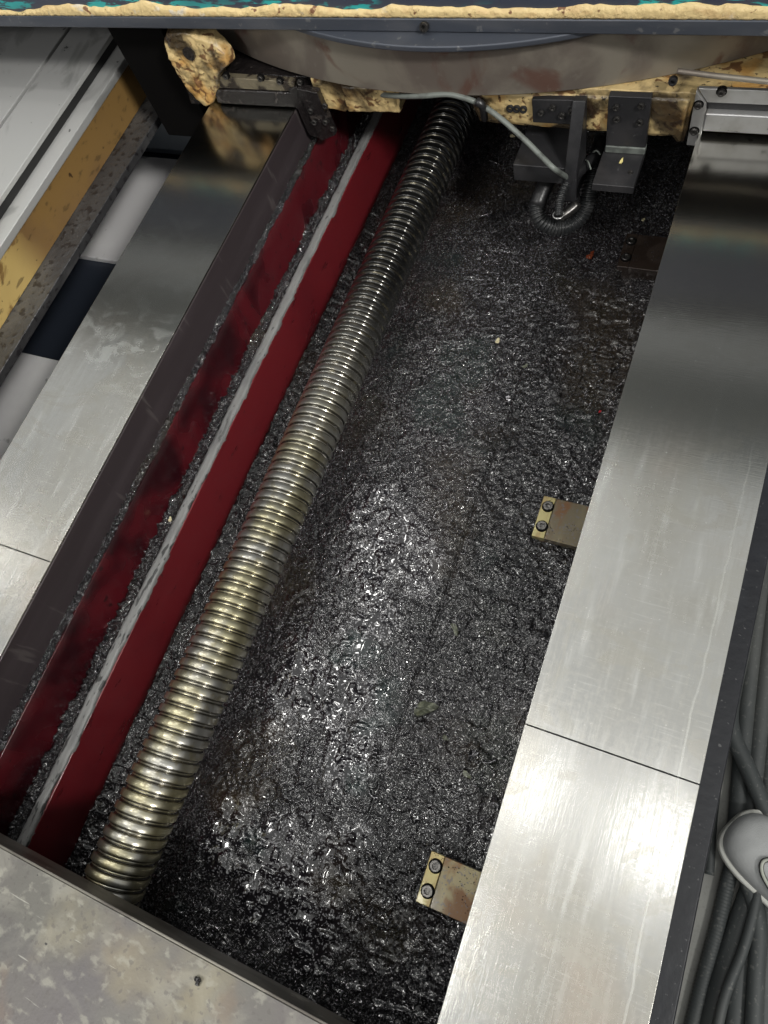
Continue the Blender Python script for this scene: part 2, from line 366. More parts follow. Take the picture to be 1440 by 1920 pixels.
M['cover'] = pbr('stained_cover_plate', (.135, .130, .116), .50, .3, layers=[
    dict(s=(5, 5, 5), d=8, lo=.40, hi=.66, c=(.125, .113, .113), k=.9),
    dict(s=(14, 18, 14), d=10, dist=.5, lo=.50, hi=.68, c=(.26, .25, .215), m=.2, r=.55, k=.7),
    dict(s=(7, 7, 7), d=10, dist=.3, lo=.54, hi=.70, c=(.29, .25, .15), m=.2, k=.4),
    dict(s=(8, 7, 8), d=9, lo=.60, hi=.72, c=(.22, .14, .08), m=.2, k=.3),
    dict(s=(5, 6, 5), d=7, lo=.56, hi=.70, c=(.10, .092, .10), k=.45),
    dict(s=(45, 60, 60), d=10, dist=.2, lo=.54, hi=.68, c=(.34, .33, .28), m=.2, r=.6, k=.5),
    dict(s=(110, 110, 110), d=6, lo=.58, hi=.66, c=(.10, .09, .085), k=.5),
    dict(s=(9, 150, 1, .9), d=2, lo=.70, hi=.73, c=(.48, .47, .42), k=.45),
    dict(s=(24, 24, 24), d=3, lo=.735, hi=.75, c=(.035, .033, .03), k=.9),
    dict(s=(60, 60, 60), d=2, lo=.75, hi=.77, c=(.03, .03, .03), k=.9)],
    bumps=[('noise', 40, 6, .2, .003), ('noise', 220, 4, .3, .001)])
M['cover_lip'] = pbr('cover_lip_steel', (.16, .15, .13), .40, .6, layers=[
    dict(s=(10, 10, 30), d=6, lo=.48, hi=.62, c=(.07, .062, .055), k=.8),
    dict(s=(25, 25, 60), d=5, lo=.62, hi=.68, c=(.34, .33, .28), k=.6)], bumps=[('noise', 60, 4, .2, .002)])
M['guard'] = pbr('grey_guard_sheet', (.52, .52, .51), .48, .5, layers=[
    dict(s=(3, 2, 3), d=6, lo=.42, hi=.64, c=(.52, .52, .50), k=.9),
    dict(s=(9, 5, 9), d=6, dist=.8, lo=.54, hi=.64, c=(.29, .29, .28), k=.7),
    dict(s=(40, 40, 40), d=3, lo=.70, hi=.74, c=(.05, .05, .05), k=.8)], bumps=[('noise', (12, 6, 12), 4, .1, .003)])
M['gasket'] = pbr('black_gap_rubber', (.010, .010, .010), .5)
M['amber'] = pbr('oil_browned_cream_paint', (.21, .125, .042), .34, 0, layers=[
    dict(s=(5, 4, 5), d=5, lo=.42, hi=.62, c=(.17, .10, .045), k=.85),
    dict(s=(4, 7, 7), d=5, dist=.5, lo=.38, hi=.43, c=(.50, .36, .13), r=.45, k=.95, mask=(('Y', .84, .72), ('Z', -.03, -.05))),
    dict(s=(30, 30, 30), d=4, lo=.66, hi=.71, c=(.03, .015, .01), k=.9),
    dict(s=(70, 30, 70), d=4, lo=.60, hi=.70, c=(.07, .045, .02), k=.6)], bumps=[('noise', 50, 5, .2, .003)], coat=.2)
M['flange'] = pbr('oily_grey_flange', (.060, .060, .062), .32, .4, layers=[
    dict(s=(10, 5, 10), d=5, lo=.45, hi=.65, c=(.12, .12, .12), k=.8),
    dict(s=(60, 60, 60), d=4, lo=.55, hi=.64, c=(.018, .016, .018), k=.8)], bumps=[('noise', 60, 6, .6, .006), ('noise', 300, 3, .3, .001)], coat=.3)
M['bed_side'] = pbr('dark_bed_casting', (.014, .015, .020), .40, .1, layers=[
    dict(s=(8, 4, 8), d=5, lo=.45, hi=.65, c=(.028, .031, .040), k=.8),
    dict(s=(160, 160, 160), d=3, lo=.68, hi=.72, c=(.20, .20, .20), k=.5)], bumps=[('noise', 60, 4, .3, .003)])
M['floor'] = pbr('navy_workshop_floor', (.020, .025, .036), .42, 0, layers=[
    dict(s=2, d=4, lo=.45, hi=.65, c=(.030, .036, .050), k=.8)])
M['floor_grey'] = pbr('grey_concrete', (.30, .30, .28), .6, 0, layers=[
    dict(s=(6, 6, 6), d=6, lo=.45, hi=.65, c=(.20, .20, .19), k=.8),
    dict(s=(150, 150, 150), d=3, lo=.55, hi=.65, c=(.24, .24, .22), k=.5)], bumps=[('noise', 150, 4, .3, .002)])
M['slab'] = pbr('pale_floor_slab', (.80, .80, .79), .42, 0, layers=[
    dict(s=(2.2, 2.2, 2.2), d=5, lo=.45, hi=.60, c=(.60, .59, .60), k=.8),
    dict(s=(12, 12, 12), d=5, lo=.64, hi=.70, c=(.14, .14, .14), k=.7)])
M['slab_blue'] = pbr('bluish_floor_slab', (.24, .29, .34), .40, 0, layers=[
    dict(s=(4, 4, 4), d=5, lo=.45, hi=.62, c=(.34, .36, .39), k=.8)])
M['shoe'] = pbr('grey_mesh_fabric', (.60, .61, .61), .75, 0, layers=[
    dict(s=(30, 30, 30), d=4, lo=.45, hi=.65, c=(.52, .53, .53), k=.7)], bumps=[('vor', 600, 1, .4, .001)])
M['sole'] = pbr('white_sole_rubber', (.80, .80, .74), .5, 0, layers=[dict(s=40, d=4, lo=.55, hi=.7, c=(.36, .36, .32), k=.7)])
M['shoe_trim'] = pbr('pale_shoe_trim', (.52, .54, .47), .4)
M['trim_dark'] = pbr('dark_shoe_piping', (.06, .06, .06), .5)
M['void'] = pbr('sooty_black_iron', (.004, .0037, .0037), .8, spec=.05)  # near-black, hardly reflecting colour for parts that must read as dark
M['column'] = pbr('machine_dark_paint', (.020, .021, .021), .7, spec=.2)
M['column_top'] = pbr('machine_grey_paint', (.15, .165, .17), .6, spec=.2)
M['column_band'] = pbr('pale_grey_paint', (.34, .36, .38), .5)

# ------------------------------------------------------------------ setting
ZF = -.60
bm = bmesh.new(); box(bm, -8, 8, -5, 9, ZF - .05, ZF)
tag(bm_link('floor', bm, M['floor']), kind='structure')
bm = bmesh.new(); box(bm, .18, 3, -2, 5, ZF, ZF + .004)
tag(bm_link('walkway', bm, M['floor_grey']), kind='structure')

zs = ZF + .02
def slab(quad, mat, label):
    c = sum((Vector((x, y, 0)) for x, y in quad), Vector()) / 4; c.z = ZF
    bm = bmesh.new(); prism_z(bm, quad, ZF + .001, zs)
    tag(bm_link('floor_slab', bm, mat, bevel=.003, loc=c), label, 'floor slab', 'pale slabs on the dark floor')
f = 1 - zs
slab([(-2.15, .728 * f), (-1.5, .728 * f), (-1.5, 1.02 * f), (-2.15, 1.02 * f)], M['slab'], 'light grey floor slab in the gap left of the machine way, just above the navy floor patch')
slab([(-2.30, .02 * f), (-1.5, .02 * f), (-1.5, .475 * f), (-2.30, .475 * f)], M['slab'], 'dim grey oily floor slab below the navy floor patch at the left edge')
slab([(-2.3, 1.045 * f), (-1.5, 1.045 * f), (-1.5, 1.42 * f), (-2.3, 1.42 * f)], M['slab_blue'], 'small bluish shaded floor slab under the cream casting lobe')

# ------------------------------------------------------------------ machine bed
Y0, Y1 = -.75, 2.1
bed = empty('machine_bed', (-.5, .5, ZF), 'long machine bed with two bright steel ways and a sunken tray of black swarf', 'machine bed')
def way(x0, x1, ys):
    segs = [(Y0, ys - .0006), (ys + .0006, Y1)]
    for a, b in segs:
        bm = bmesh.new(); box(bm, x0, x1, a, b, -.05, 0)
        o = bm_link('slideway', bm, M['way'], bed, bevel=.0007)
way(-.0825, .1375, .103)
way(-1.1435, -.9205, .097)
bm = bmesh.new(); box(bm, -.9225, -.9195, Y0, Y1, -.0950, -.003)
# side plate of the left way
bm.free(); bm = bmesh.new(); box(bm, -.99, -.9215, Y0, Y1, -.096, -.0505); box(bm, -.9212, -.9185, Y0, Y1, -.096, -.004)
bm_link('way_side', bm, M['way_side'], bed, bevel=.001)
bm = bmesh.new()
prism_y(bm, [(-1.135, -.0505), (-.9915, -.0505), (-.9915, -.0965), (-.904, -.0965), (-.904, -.2135), (-.854, -.2135), (-.854, -.345), (-1.0, -.345), (-1.0, ZF + .004), (-1.10, ZF + .004)], Y0, Y1)
bm_link('side_wall', bm, M['red_dark'], bed, bevel=.0015)
# red rib
bm = bmesh.new(); box(bm, -.8535, -.831, Y0, Y1, -.34, -.1745)
bm_link('rib', bm, M['red'], bed, bevel=.002)
# grey filler strip on the rib: uneven edges
ys = np.arange(-.55, 2.0, .006); nv = 9
xl = -.8535 + .0015 * (vnoise(ys, ys * 0, .06, 3) - .5) + .0015 * (vnoise(ys, ys * 0, .018, 4) - .5)
xr = -.8325 + .0035 * (vnoise(ys, ys * 0, .09, 5) - .5) + .0025 * (vnoise(ys, ys * 0, .022, 6) - .5)
V = []
for i, y in enumerate(ys):
    zt = -.168 + .004 * (vnoise(np.array([y]), np.array([0.]), .04, 8)[0] - .5)
    prof = [(0, -.178), (0, -.171), (.12, zt), (.35, zt + .001), (.5, zt), (.7, zt + .0008), (.9, zt), (1, -.172), (1, -.178)]
    for u, z in prof:
        V.append((xl[i] + (xr[i] - xl[i]) * u + .001 * random.uniform(-1, 1), y, z + .0006 * random.uniform(-1, 1)))
np_mesh('filler_strip', np.array(V), gridF(len(ys), nv), M['seal'], bed, smooth=True)
# pan and right wall
bm = bmesh.new(); box(bm, -.85, -.06, Y0, Y1, -.37, -.345)
bm_link('tray_floor', bm, M['void'], bed)
bm = bmesh.new(); prism_y(bm, [(-.060, -.0505), (-.060, -.37), (-.02, ZF + .006), (.12, ZF + .006), (.125, -.0505)], Y0, Y1)
bm_link('side_wall', bm, M['bed_side'], bed, bevel=.002)
bm = bmesh.new(); box(bm, .1255, .184, Y0, Y1, -.22, -.135); 
bm_link('outer_ledge', bm, M['bed_side'], bed, bevel=.003)
# end wall
bm = bmesh.new(); box(bm, -.825, -.085, -.62, -.47, -.34, -.05)
bm_link('end_wall', bm, M['void'], bed, bevel=.003)
# bolted clip plates on the tray edge
def bolt(parent, p, n, r, h=.004, mat=None, socket=True):
    """socket head cap: a ring-walled head with a dark hexagon recess, axis n"""
    n = Vector(n).normalized(); p = Vector(p); q = n.to_track_quat('Z', 'Y').to_matrix()
    bm = bmesh.new(); N_ = 24
    prof = [(r, 0), (r, h * .8), (r * .92, h), (r * .56, h), (r * .50, h * .9), (r * .48, h * .25), (0.0001, h * .2)]
    rings = []
    for k, (rr, hh) in enumerate(prof):
        ring = []
        for i in range(N_):
            t = 2 * math.pi * i / N_
            if k >= 3:
                a = (t % (math.pi / 3)) - math.pi / 6; ff = .9 / math.cos(a)
            else: ff = 1
            ring.append(bm.verts.new(p + q @ Vector((math.cos(t) * rr * ff, math.sin(t) * rr * ff, hh))))
        rings.append(ring)
    for a, b in zip(rings, rings[1:]):
        for i in range(N_): bm.faces.new((a[i], a[(i + 1) % N_], b[(i + 1) % N_], b[i]))
    return bm_link('bolt', bm, mat or M['bolt'], parent)
def clip(ya, yb, mat, edge):
    z = -.272; f = 1 - z
    xa = -.1495 * f; xb = -.062
    bm = bmesh.new(); box(bm, xa + .024, xb, ya * f, yb * f, z - .014, z); box(bm, xa + .01, xb, ya * f + .01, yb * f - .01, -.33, z - .0145)
    o = bm_link('clip_plate', bm, mat, bed, bevel=.0012)
    bm = bmesh.new(); box(bm, xa, xa + .0238, ya * f, yb * f, z - .014, z + .0004)
    bm_link('rubbed_edge', bm, edge, o, bevel=.0012)
    L_ = (yb - ya) * f
    for u in (.27, .76):
        bmr = bmesh.new(); cyl(bmr, (xa + .0135, ya * f + L_ * u, z), (xa + .0135, ya * f + L_ * u, z + .0012), .0115, n=24)
        bm_link('bolt_recess', bmr, M['void'], o)
        bolt(o, (xa + .0135, ya * f + L_ * u, z + .0012), (0, 0, 1), .0092, .004)
    return o
clip(-.149, -.087, M['brass'], M['brass_edge'])
clip(.364, .431, M['brass'], M['brass_edge'])
clip(.872, .945, M['dark_brass'], M['dark_brass'])  # far plate gets a darker colour than the other two
for o in list(COL.objects):
    if o.name.startswith('clip_plate') and o.data.materials[0] == M['dark_brass']: o['label'] = 'clip plate dark with oil, in the shade below the saddle'

# ------------------------------------------------------------------ sludge
ZS = -.322
def ridged(X, Y, s, seed): return 1 - np.abs(2 * vnoise(X, Y, s, seed) - 1)
def puddle_mask(X, Y):
    P = [(560, 1290, .10), (640, 1300, .10), (660, 1400, .075), (690, 1180, .09), (720, 1030, .10), (700, 950, .07), (430, 1560, .07), (520, 1650, .11), (590, 1740, .06), (640, 1600, .07), (790, 1060, .06)]
    m = np.zeros_like(X)
    for px, py, r in P:
        c = at(px, py, ZS); d = np.hypot(X - c.x, (Y - c.y) * .8) / r
        m = np.maximum(m, 1 - smooth(.45, 1.05, d + .7 * (vnoise(X, Y, .035, 31) - .5)))
    return m
def sludge_h(X, Y):
    h = .007 * (vnoise(X, Y, .09, 21) - .5) + .0032 * (vnoise(X, Y, .022, 22) - .5)
    lum = smooth(.5, .9, vnoise(X, Y, .011, 23))
    h += .0020 * lum + .0016 * (vnoise(X, Y, .0062, 24) - .5) + .0022 * (vnoise(X, Y, .0034, 25) - .5)
    h += .0028 * smooth(.82, 1., ridged(X + .01 * vnoise(X, Y, .02, 40), Y, .03, 26))
    # plate seam beneath the swarf
    xs = -.243 * 1.322 + .006 * (vnoise(Y, Y * 0, .1, 51) - .5)
    h += .005 * smooth(-.003, .003, X - xs) - .006 * np.exp(-((X - xs) / .003) ** 2) * smooth(.85, .6, Y)
    # rise towards the walls
    h += .012 * smooth(-.79, -.832, X) + .004 * smooth(-.14, -.09, X)
    return h
d = .0023
gx = np.arange(-.8305, -.060, d); gy = np.arange(-.50, 1.95, d)
X, Y = np.meshgrid(gx, gy, indexing='ij')
h = sludge_h(X, Y); m = puddle_mask(X, Y)
lvl = .0042 + .0015 * (vnoise(X, Y, .03, 60) - .5)
smoothed = .008 * (vnoise(X, Y, .09, 21) - .5) * .2 + .007 * (vnoise(X, Y, .020, 62) - .5) + .0065 * smooth(.55, .85, vnoise(X, Y, .012, 64)) + .0004 * (vnoise(X, Y, .007, 63) - .5)
liq = lvl + np.maximum(smoothed * .8, -.0015)
wet = m * smooth(-.0008, .0012, liq - (h - .0030))
H = h * (1 - m) + m * np.maximum(liq, h - .0030)
V = np.stack([X, Y, ZS + H], -1).reshape(-1, 3)
slg = np_mesh('oil_sludge', V, gridF(len(gx), len(gy)), M['sludge'], None, True, wet.ravel())
tag(slg, 'wet black sludge of oil and fine swarf covering the sunken tray', 'sludge', kind='stuff')
def strip_sludge(x0, x1, z, seed, label, amp, slope=0.):
    gx = np.arange(x0, x1, .0023); gy = np.arange(-.5, 1.9, .0023); X, Y = np.meshgrid(gx, gy, indexing='ij')
    w = (X - x0) / (x1 - x0)
    h = amp * (vnoise(X, Y, .02, seed) - .3) + amp * .9 * (vnoise(X, Y, .007, seed + 1) - .5) + amp * .8 * (vnoise(X, Y, .0038, seed + 2) - .5)
    h += slope * w
    V = np.stack([X, Y, z + h], -1).reshape(-1, 3)
    tag(np_mesh('oil_sludge', V, gridF(len(gx), len(gy)), M['sludge'], None, True, np.zeros(len(V))), label, 'sludge', kind='stuff')
strip_sludge(-.9185, -.902, -.093, 71, 'narrow line of wet swarf along the foot of the left steel way', .005)
strip_sludge(-.9036, -.853, -.2065, 81, 'wet swarf lying in the channel between the dark red wall and the grey filler strip', .014, .022)

# loose shavings: thin bent slivers, far too many to count
def slivers(name, n, xr, yr, zf, label, lmin=.003, lmax=.012, wmul=1.):
    cx = RNG.uniform(*xr, n); cy = RNG.uniform(*yr, n)
    L = lmin + (lmax - lmin) * RNG.random(n) ** 3; w = (.0005 + .0012 * RNG.random(n)) * wmul
    a = RNG.uniform(0, 2 * np.pi, n); b = RNG.normal(0, .30, n); curl = RNG.normal(0, .9, n); roll = RNG.uniform(-1.1, 1.1, n)
    K = 5; V = np.zeros((n, K, 2, 3)); z0 = zf(cx, cy)
    for k in range(K):
        s = (k / (K - 1) - .5) * L; an = a + curl * (k / (K - 1) - .5) * 1.6
        x = cx + np.cos(an) * s; y = cy + np.sin(an) * s; z = z0 + .0016 + np.sin(b) * s + .25 * np.abs(s)
        for j, sg in enumerate((-1, 1)):
            V[:, k, j, 0] = x - np.sin(an) * w * sg * np.cos(roll); V[:, k, j, 1] = y + np.cos(an) * w * sg * np.cos(roll)
            V[:, k, j, 2] = z + w * sg * np.sin(roll)
    F = []
    base = np.arange(n) * K * 2
    for k in range(K - 1): F.append(np.stack([base + 2 * k, base + 2 * k + 1, base + 2 * k + 3, base + 2 * k + 2], 1))
    o = np_mesh(name, V.reshape(-1, 3), np.concatenate(F), M['chip'], None, True)
    mod = o.modifiers.new('thick', 'SOLIDIFY'); mod.thickness = .00035
    tag(o, label, 'shavings', kind='stuff')
slivers('metal_shavings', 14000, (-.825, -.09), (-.46, 1.6), lambda x, y: ZS + sludge_h(x, y) + .0012, 'fine oily steel shavings scattered all over the black sludge in the tray')
slivers('metal_shavings', 650, (-.825, -.09), (-.46, 1.6), lambda x, y: ZS + sludge_h(x, y) + .003, 'longer dark curled shavings strewn over the black sludge', .012, .034, 1.5)
def granules(n, xr, yr, zf, label, r0=.0009, r1=.0024, keep=None):
    cx = RNG.uniform(*xr, n); cy = RNG.uniform(*yr, n)
    if keep is not None:
        k_ = RNG.random(n) < keep(cx, cy); cx = cx[k_]; cy = cy[k_]; n = len(cx)
    O = np.array([(1, 0, 0), (-1, 0, 0), (0, 1, 0), (0, -1, 0), (0, 0, 1), (0, 0, -1)], float)
    T = np.array([(0, 2, 4), (2, 1, 4), (1, 3, 4), (3, 0, 4), (2, 0, 5), (1, 2, 5), (3, 1, 5), (0, 3, 5)])
    q = RNG.normal(size=(n, 4)); q /= np.linalg.norm(q, axis=1)[:, None]; w, x, y, z = q.T
    Rr = np.stack([1 - 2 * (y * y + z * z), 2 * (x * y - z * w), 2 * (x * z + y * w), 2 * (x * y + z * w), 1 - 2 * (x * x + z * z), 2 * (y * z - x * w), 2 * (x * z - y * w), 2 * (y * z + x * w), 1 - 2 * (x * x + y * y)], 1).reshape(n, 3, 3)
    sc = (r0 + (r1 - r0) * RNG.random(n) ** 2)[:, None] * RNG.uniform(.45, 1.5, (n, 3))
    V = np.einsum('nij,nkj->nki', Rr, O[None] * sc[:, None, :])
    V += np.stack([cx, cy, zf(cx, cy)], 1)[:, None, :]
    F = (T[None] + (np.arange(n) * 6)[:, None, None]).reshape(-1, 3)
    tag(np_mesh('swarf_granules', V.reshape(-1, 3), F, M['granule'], None, False), label, 'swarf', kind='stuff')
granules(60000, (-.826, -.075), (-.47, 1.5), lambda x, y: ZS + sludge_h(x, y) + .0004, 'fine glittering swarf grains bedded in the black sludge of the tray',
         keep=lambda x, y: (.30 + .7 * smooth(.4, .65, vnoise(x, y, .08, 301))) * (.35 + .65 * smooth(.95, .7, y)) * (1 - .8 * puddle_mask(x, y)) + .35 * (x > -.315) * (y < .5) * 1.0 - 2. * (np.abs(x + .3215) < .005) * (y < .7))
for ya, yb in ((-.149, -.087), (.364, .431), (.872, .945)):
    granules(420, (-.193, -.10), (ya * 1.272 - .012, yb * 1.272 + .012), lambda x, y: -.2712 + x * 0, {-.149: 'swarf grains stuck to the clip plate nearest the camera', .364: 'swarf grains stuck to the middle clip plate', .872: 'swarf grains stuck to the far oil-dark clip plate'}[ya], .0005, .0012,
             keep=lambda x, y, a=ya, b=yb: (x > -.187) * (y > a * 1.272 + .002) * (y < b * 1.272 - .002) * smooth(.45, .7, vnoise(x, y, .02, 401)))
granules(2600, (-.903, -.856), (-.45, 1.5), lambda x, y: -.2065 + .022 * (x + .9036) / .05 + .004, 'glittering swarf grains heaped along the grey filler strip', .001, .003)
granules(1300, (-.918, -.904), (-.45, 1.4), lambda x, y: -.0905 + x * 0, 'glittering swarf grains on the ledge below the left way')
slivers('metal_shavings', 900, (-.903, -.857), (-.4, 1.5), lambda x, y: -.208 + .022 * (x + .9036) / .05, 'fine steel shavings heaped along the grey filler strip')
slivers('metal_shavings', 350, (-.918, -.904), (-.4, 1.3), lambda x, y: -.091 + x * 0, 'fine steel shavings on the ledge below the left way')

# ------------------------------------------------------------------ ball screw
PITCH = .0212; R = .0535; AX = -.6625; AZ = -.2
scr = empty('ball_screw', (AX, .5, AZ), 'thick oily steel ball screw lying lengthwise over the black tray', 'ball screw')
y0s, y1s = -.385, 1.9
prof = [(0, 1), (.03, 1.0), (.50, 1.0), (.535, .985), (.56, .945), (.63, .905), (.70, .893), (.735, .915), (.77, .9155), (.80, .893), (.87, .905), (.945, .945), (.97, .985)]
nt_ = int((y1s - y0s) / PITCH) + 1; NT = 96
us = []; rs = []
for t in range(nt_):
    for u, r in prof: us.append(t + u); rs.append(r)
us = np.array(us); rs = np.array(rs)
th = np.linspace(0, 2 * np.pi, NT + 1)
U, T = np.meshgrid(us, th, indexing='ij'); RR = np.repeat(rs[:, None], NT + 1, 1) * R
YY = y0s + PITCH * (U + T / (2 * np.pi)) - PITCH * .5
V = np.stack([AX + RR * np.cos(T), YY, AZ - RR * np.sin(T)], -1).reshape(-1, 3)
so = np_mesh('threaded_shaft', V, gridF(len(us), NT + 1), M['screw'], scr, True)
so.data.materials.append(M['groove'])  # darker colour on part of the groove faces
seg = np.repeat(np.arange(len(us) - 1) % len(prof), NT)
so.data.polygons.foreach_set('material_index', np.where(((seg >= 4) & (seg <= 5)) | ((seg >= 9) & (seg <= 10)), 1, 0).astype(np.int32))
bm = bmesh.new(); cyl(bm, (AX, y0s - .16, AZ), (AX, y1s, AZ), R * .82, n=64)
bm_link('core', bm, M['screw'], scr, smooth=False)
bm = bmesh.new(); cyl(bm, (AX, y0s - .03, AZ), (AX, y0s + .012, AZ), R * .965, n=64)
bm_link('end_collar', bm, M['wiper_dirty'], scr, bevel=.002)

# ------------------------------------------------------------------ end cover plate, bottom left
cov = empty('end_cover', (-.65, -.7, 0), 'scratched, paint-stained grey cover plate over the near end of the tray', 'cover plate')
bm = bmesh.new(); box(bm, -.9180, -.0850, -1.4, -.316, -.004, .0015)
bm_link('top_plate', bm, M['cover'], cov, bevel=.001)
bm = bmesh.new(); box(bm, -.9180, -.0850, -.3158, -.312, -.043, .0012)
bm_link('folded_lip', bm, M['cover_lip'], cov, bevel=.001)

# ------------------------------------------------------------------ guard on the left
gd = empty('guard_rail', (-2., .5, ZF), 'grey sheet guard with an oil-browned cream side running beside the machine', 'machine guard')
bm = bmesh.new(); box(bm, -3.2, -1.735, Y0, 2.3, -.012, .0)
bm_link('sheet', bm, M['guard'], gd, bevel=.002)
bm = bmesh.new(); box(bm, -1.722, -1.572, Y0, 2.3, -.012, .0)
bm_link('sheet', bm, M['guard'], gd, bevel=.002)
bm = bmesh.new(); box(bm, -3.1, -1.574, Y0, 2.29, -.0305, -.0125)  # black strip painting the shadow gap between sheet and ledge
bm_link('gasket', bm, M['gasket'], gd)
bm = bmesh.new(); box(bm, -2.2, -1.5225, Y0, 2.28, -.05, -.031)
bm_link('ledge', bm, M['guard'], gd, bevel=.002)
bm = bmesh.new(); box(bm, -1.60, -1.5255, Y0, 2.27, -.1435, -.0505)
bm_link('painted_side', bm, M['amber'], gd, bevel=.001)
bm = bmesh.new(); box(bm, -2.6, -1.449, Y0, 2.2, -.165, -.144); box(bm, -2.6, -2.45, Y0, 2.2, ZF + .002, -.1655)
bm_link('flange', bm, M['flange'], gd, bevel=.002)

# ------------------------------------------------------------------ saddle and table at the top
YF = 1.2
sad = empty('saddle_table', (-.55, 1.6, .0), 'chipped cream machine saddle carrying a round iron turntable and dark blue table', 'machine saddle')
def rough_prism(name, pts, y0, y1, mat, parent, sub=.012, amp=.003, seed=0):
    """outline in x,z whose edges are broken up a little, pushed back along y"""
    P = []
    n = len(pts); rr = random.Random(seed)
    for i in range(n):
        a = Vector(pts[i]); b = Vector(pts[(i + 1) % n]); k = max(1, int((b - a).length / sub))
        for j in range(k):
            p = a.lerp(b, j / k); P.append((p.x + rr.uniform(-amp, amp) * (j > 0), p.y + rr.uniform(-amp, amp) * (j > 0)))
    bm = bmesh.new(); prism_y(bm, P, y0, y1)
    return bm_link(name, bm, mat, parent, bevel=.0025)
rough_prism('casting', [(-.86, .068), (-.86, .03), (-.852, .0), (-.80, -.008), (-.795, -.003), (-.672, -.003), (-.660, .055), (-.52, .055), (-.498, -.012),
                        (-.357, -.017), (-.25, -.018), (-.17, -.022), (-.128, -.020), (-.118, -.033), (-.105, -.030), (-.100, .05), (.30, .050), (.34, .068)], YF, 1.9, M['cream'], sad, seed=2, amp=.0012)
rough_prism('casting', [(-1.20, .068), (-1.15, .062), (-.863, .062), (-.863, .010), (-1.145, .010), (-1.16, -.02), (-1.22, -.02)], YF + .012, 1.9, M['grime'], sad, seed=4, amp=.0015)
# rough cast skin in front of the faces
def relief(name, pts, y, mat, parent, amp=.004, cell=.0028, seed=0, back=.02, edge=.010):
    P = np.array(pts); n = len(P)
    x0, z0 = P.min(0); x1, z1 = P.max(0)
    gx = np.arange(x0 - cell, x1 + 2 * cell, cell); gz = np.arange(z0 - cell, z1 + 2 * cell, cell)
    X, Z = np.meshgrid(gx, gz, indexing='ij')
    ins = np.zeros(X.shape, bool); best = np.full(X.shape, 1e9); NX = X.copy(); NZ = Z.copy()
    for i in range(n):
        ax_, az_ = P[i]; bx_, bz_ = P[(i + 1) % n]
        c = ((az_ > Z) != (bz_ > Z)) & (X < (bx_ - ax_) * (Z - az_) / (bz_ - az_ + 1e-12) + ax_); ins ^= c
        L2 = (bx_ - ax_) ** 2 + (bz_ - az_) ** 2; t = np.clip(((X - ax_) * (bx_ - ax_) + (Z - az_) * (bz_ - az_)) / L2, 0, 1)
        qx = ax_ + t * (bx_ - ax_); qz = az_ + t * (bz_ - az_); dd = np.hypot(X - qx, Z - qz); m_ = dd < best
        best = np.where(m_, dd, best); NX = np.where(m_, qx, NX); NZ = np.where(m_, qz, NZ)
    jx = (vnoise(X, Z, .012, seed + 5) - .5) * .006; jz = (vnoise(X, Z, .012, seed + 6) - .5) * .006
    XX = np.where(ins, X, NX) + np.where(ins, 0, jx); ZZ = np.where(ins, Z, NZ) + np.where(ins, 0, jz)
    dist = np.where(ins, best, 0)
    H = amp * (1.1 * vnoise(X, Z, .03, seed) + .8 * np.abs(vnoise(X, Z, .014, seed + 1) - .5) * 2 + .55 * vnoise(X, Z, .006, seed + 2) + .3 * vnoise(X, Z, .0032, seed + 3))
    YY = y - H * smooth(0, edge, dist) + (1 - smooth(0, edge * .8, dist)) * back * .35
    YY = np.where(ins, YY, y + back)
    V = np.stack([XX, YY, ZZ], -1).reshape(-1, 3); F = gridF(len(gx), len(gz))
    keep = ins.ravel()[F].any(1)
    return np_mesh(name, V, F[keep][:, ::-1], mat, parent, True)
relief('cast_skin', [(-.797, .060), (-.797, -.004), (-.80, -.010), (-.672, -.006), (-.668, .025), (-.662, .060)], YF - .001, M['cream'], sad, seed=210, amp=.003)
relief('cast_skin', [(-.520, .060), (-.500, -.013), (-.357, -.018), (-.25, -.019), (-.17, -.024), (-.128, -.022), (-.118, -.035), (-.105, -.032), (-.1005, .062)], YF - .001, M['cream'], sad, seed=230, amp=.0026)
# cream lobe
lp = [(310, 58), (345, 55), (395, 72), (425, 100), (432, 122), (414, 140), (412, 165), (400, 196), (386, 202), (350, 168), (330, 135), (315, 105), (305, 75)]
lob = relief('casting_lobe', [(aty(x, y, 1.190).x, aty(x, y, 1.190).z) for x, y in lp], 1.190, M['cream'], sad, seed=250, amp=.0042, back=.025, edge=.006)
c = aty(357, 97, 1.188); bm = bmesh.new(); cyl(bm, (c.x, 1.192, c.z), (c.x, 1.1790, c.z), .014, n=24)
bm_link('bore', bm, M['grime'], lob)
# near-black box standing in for the darkness under the saddle, left
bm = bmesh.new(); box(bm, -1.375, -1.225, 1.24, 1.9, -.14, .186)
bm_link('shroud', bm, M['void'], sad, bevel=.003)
# turntable disc
CX, CY, CR = -.5711, 2.3905, 1.2255
bm = bmesh.new(); cyl(bm, (CX, CY, .0700), (CX, CY, .1745), CR, n=360)
bm_link('turntable', bm, M['disc'], sad, bevel=.0015)
bm = bmesh.new(); cyl(bm, (-.56, 1.966, .1750), (-.56, 1.966, .1862), .83, n=200)
bm_link('turntable_rim', bm, M['blue_iron'], sad, bevel=.003, seg=3)
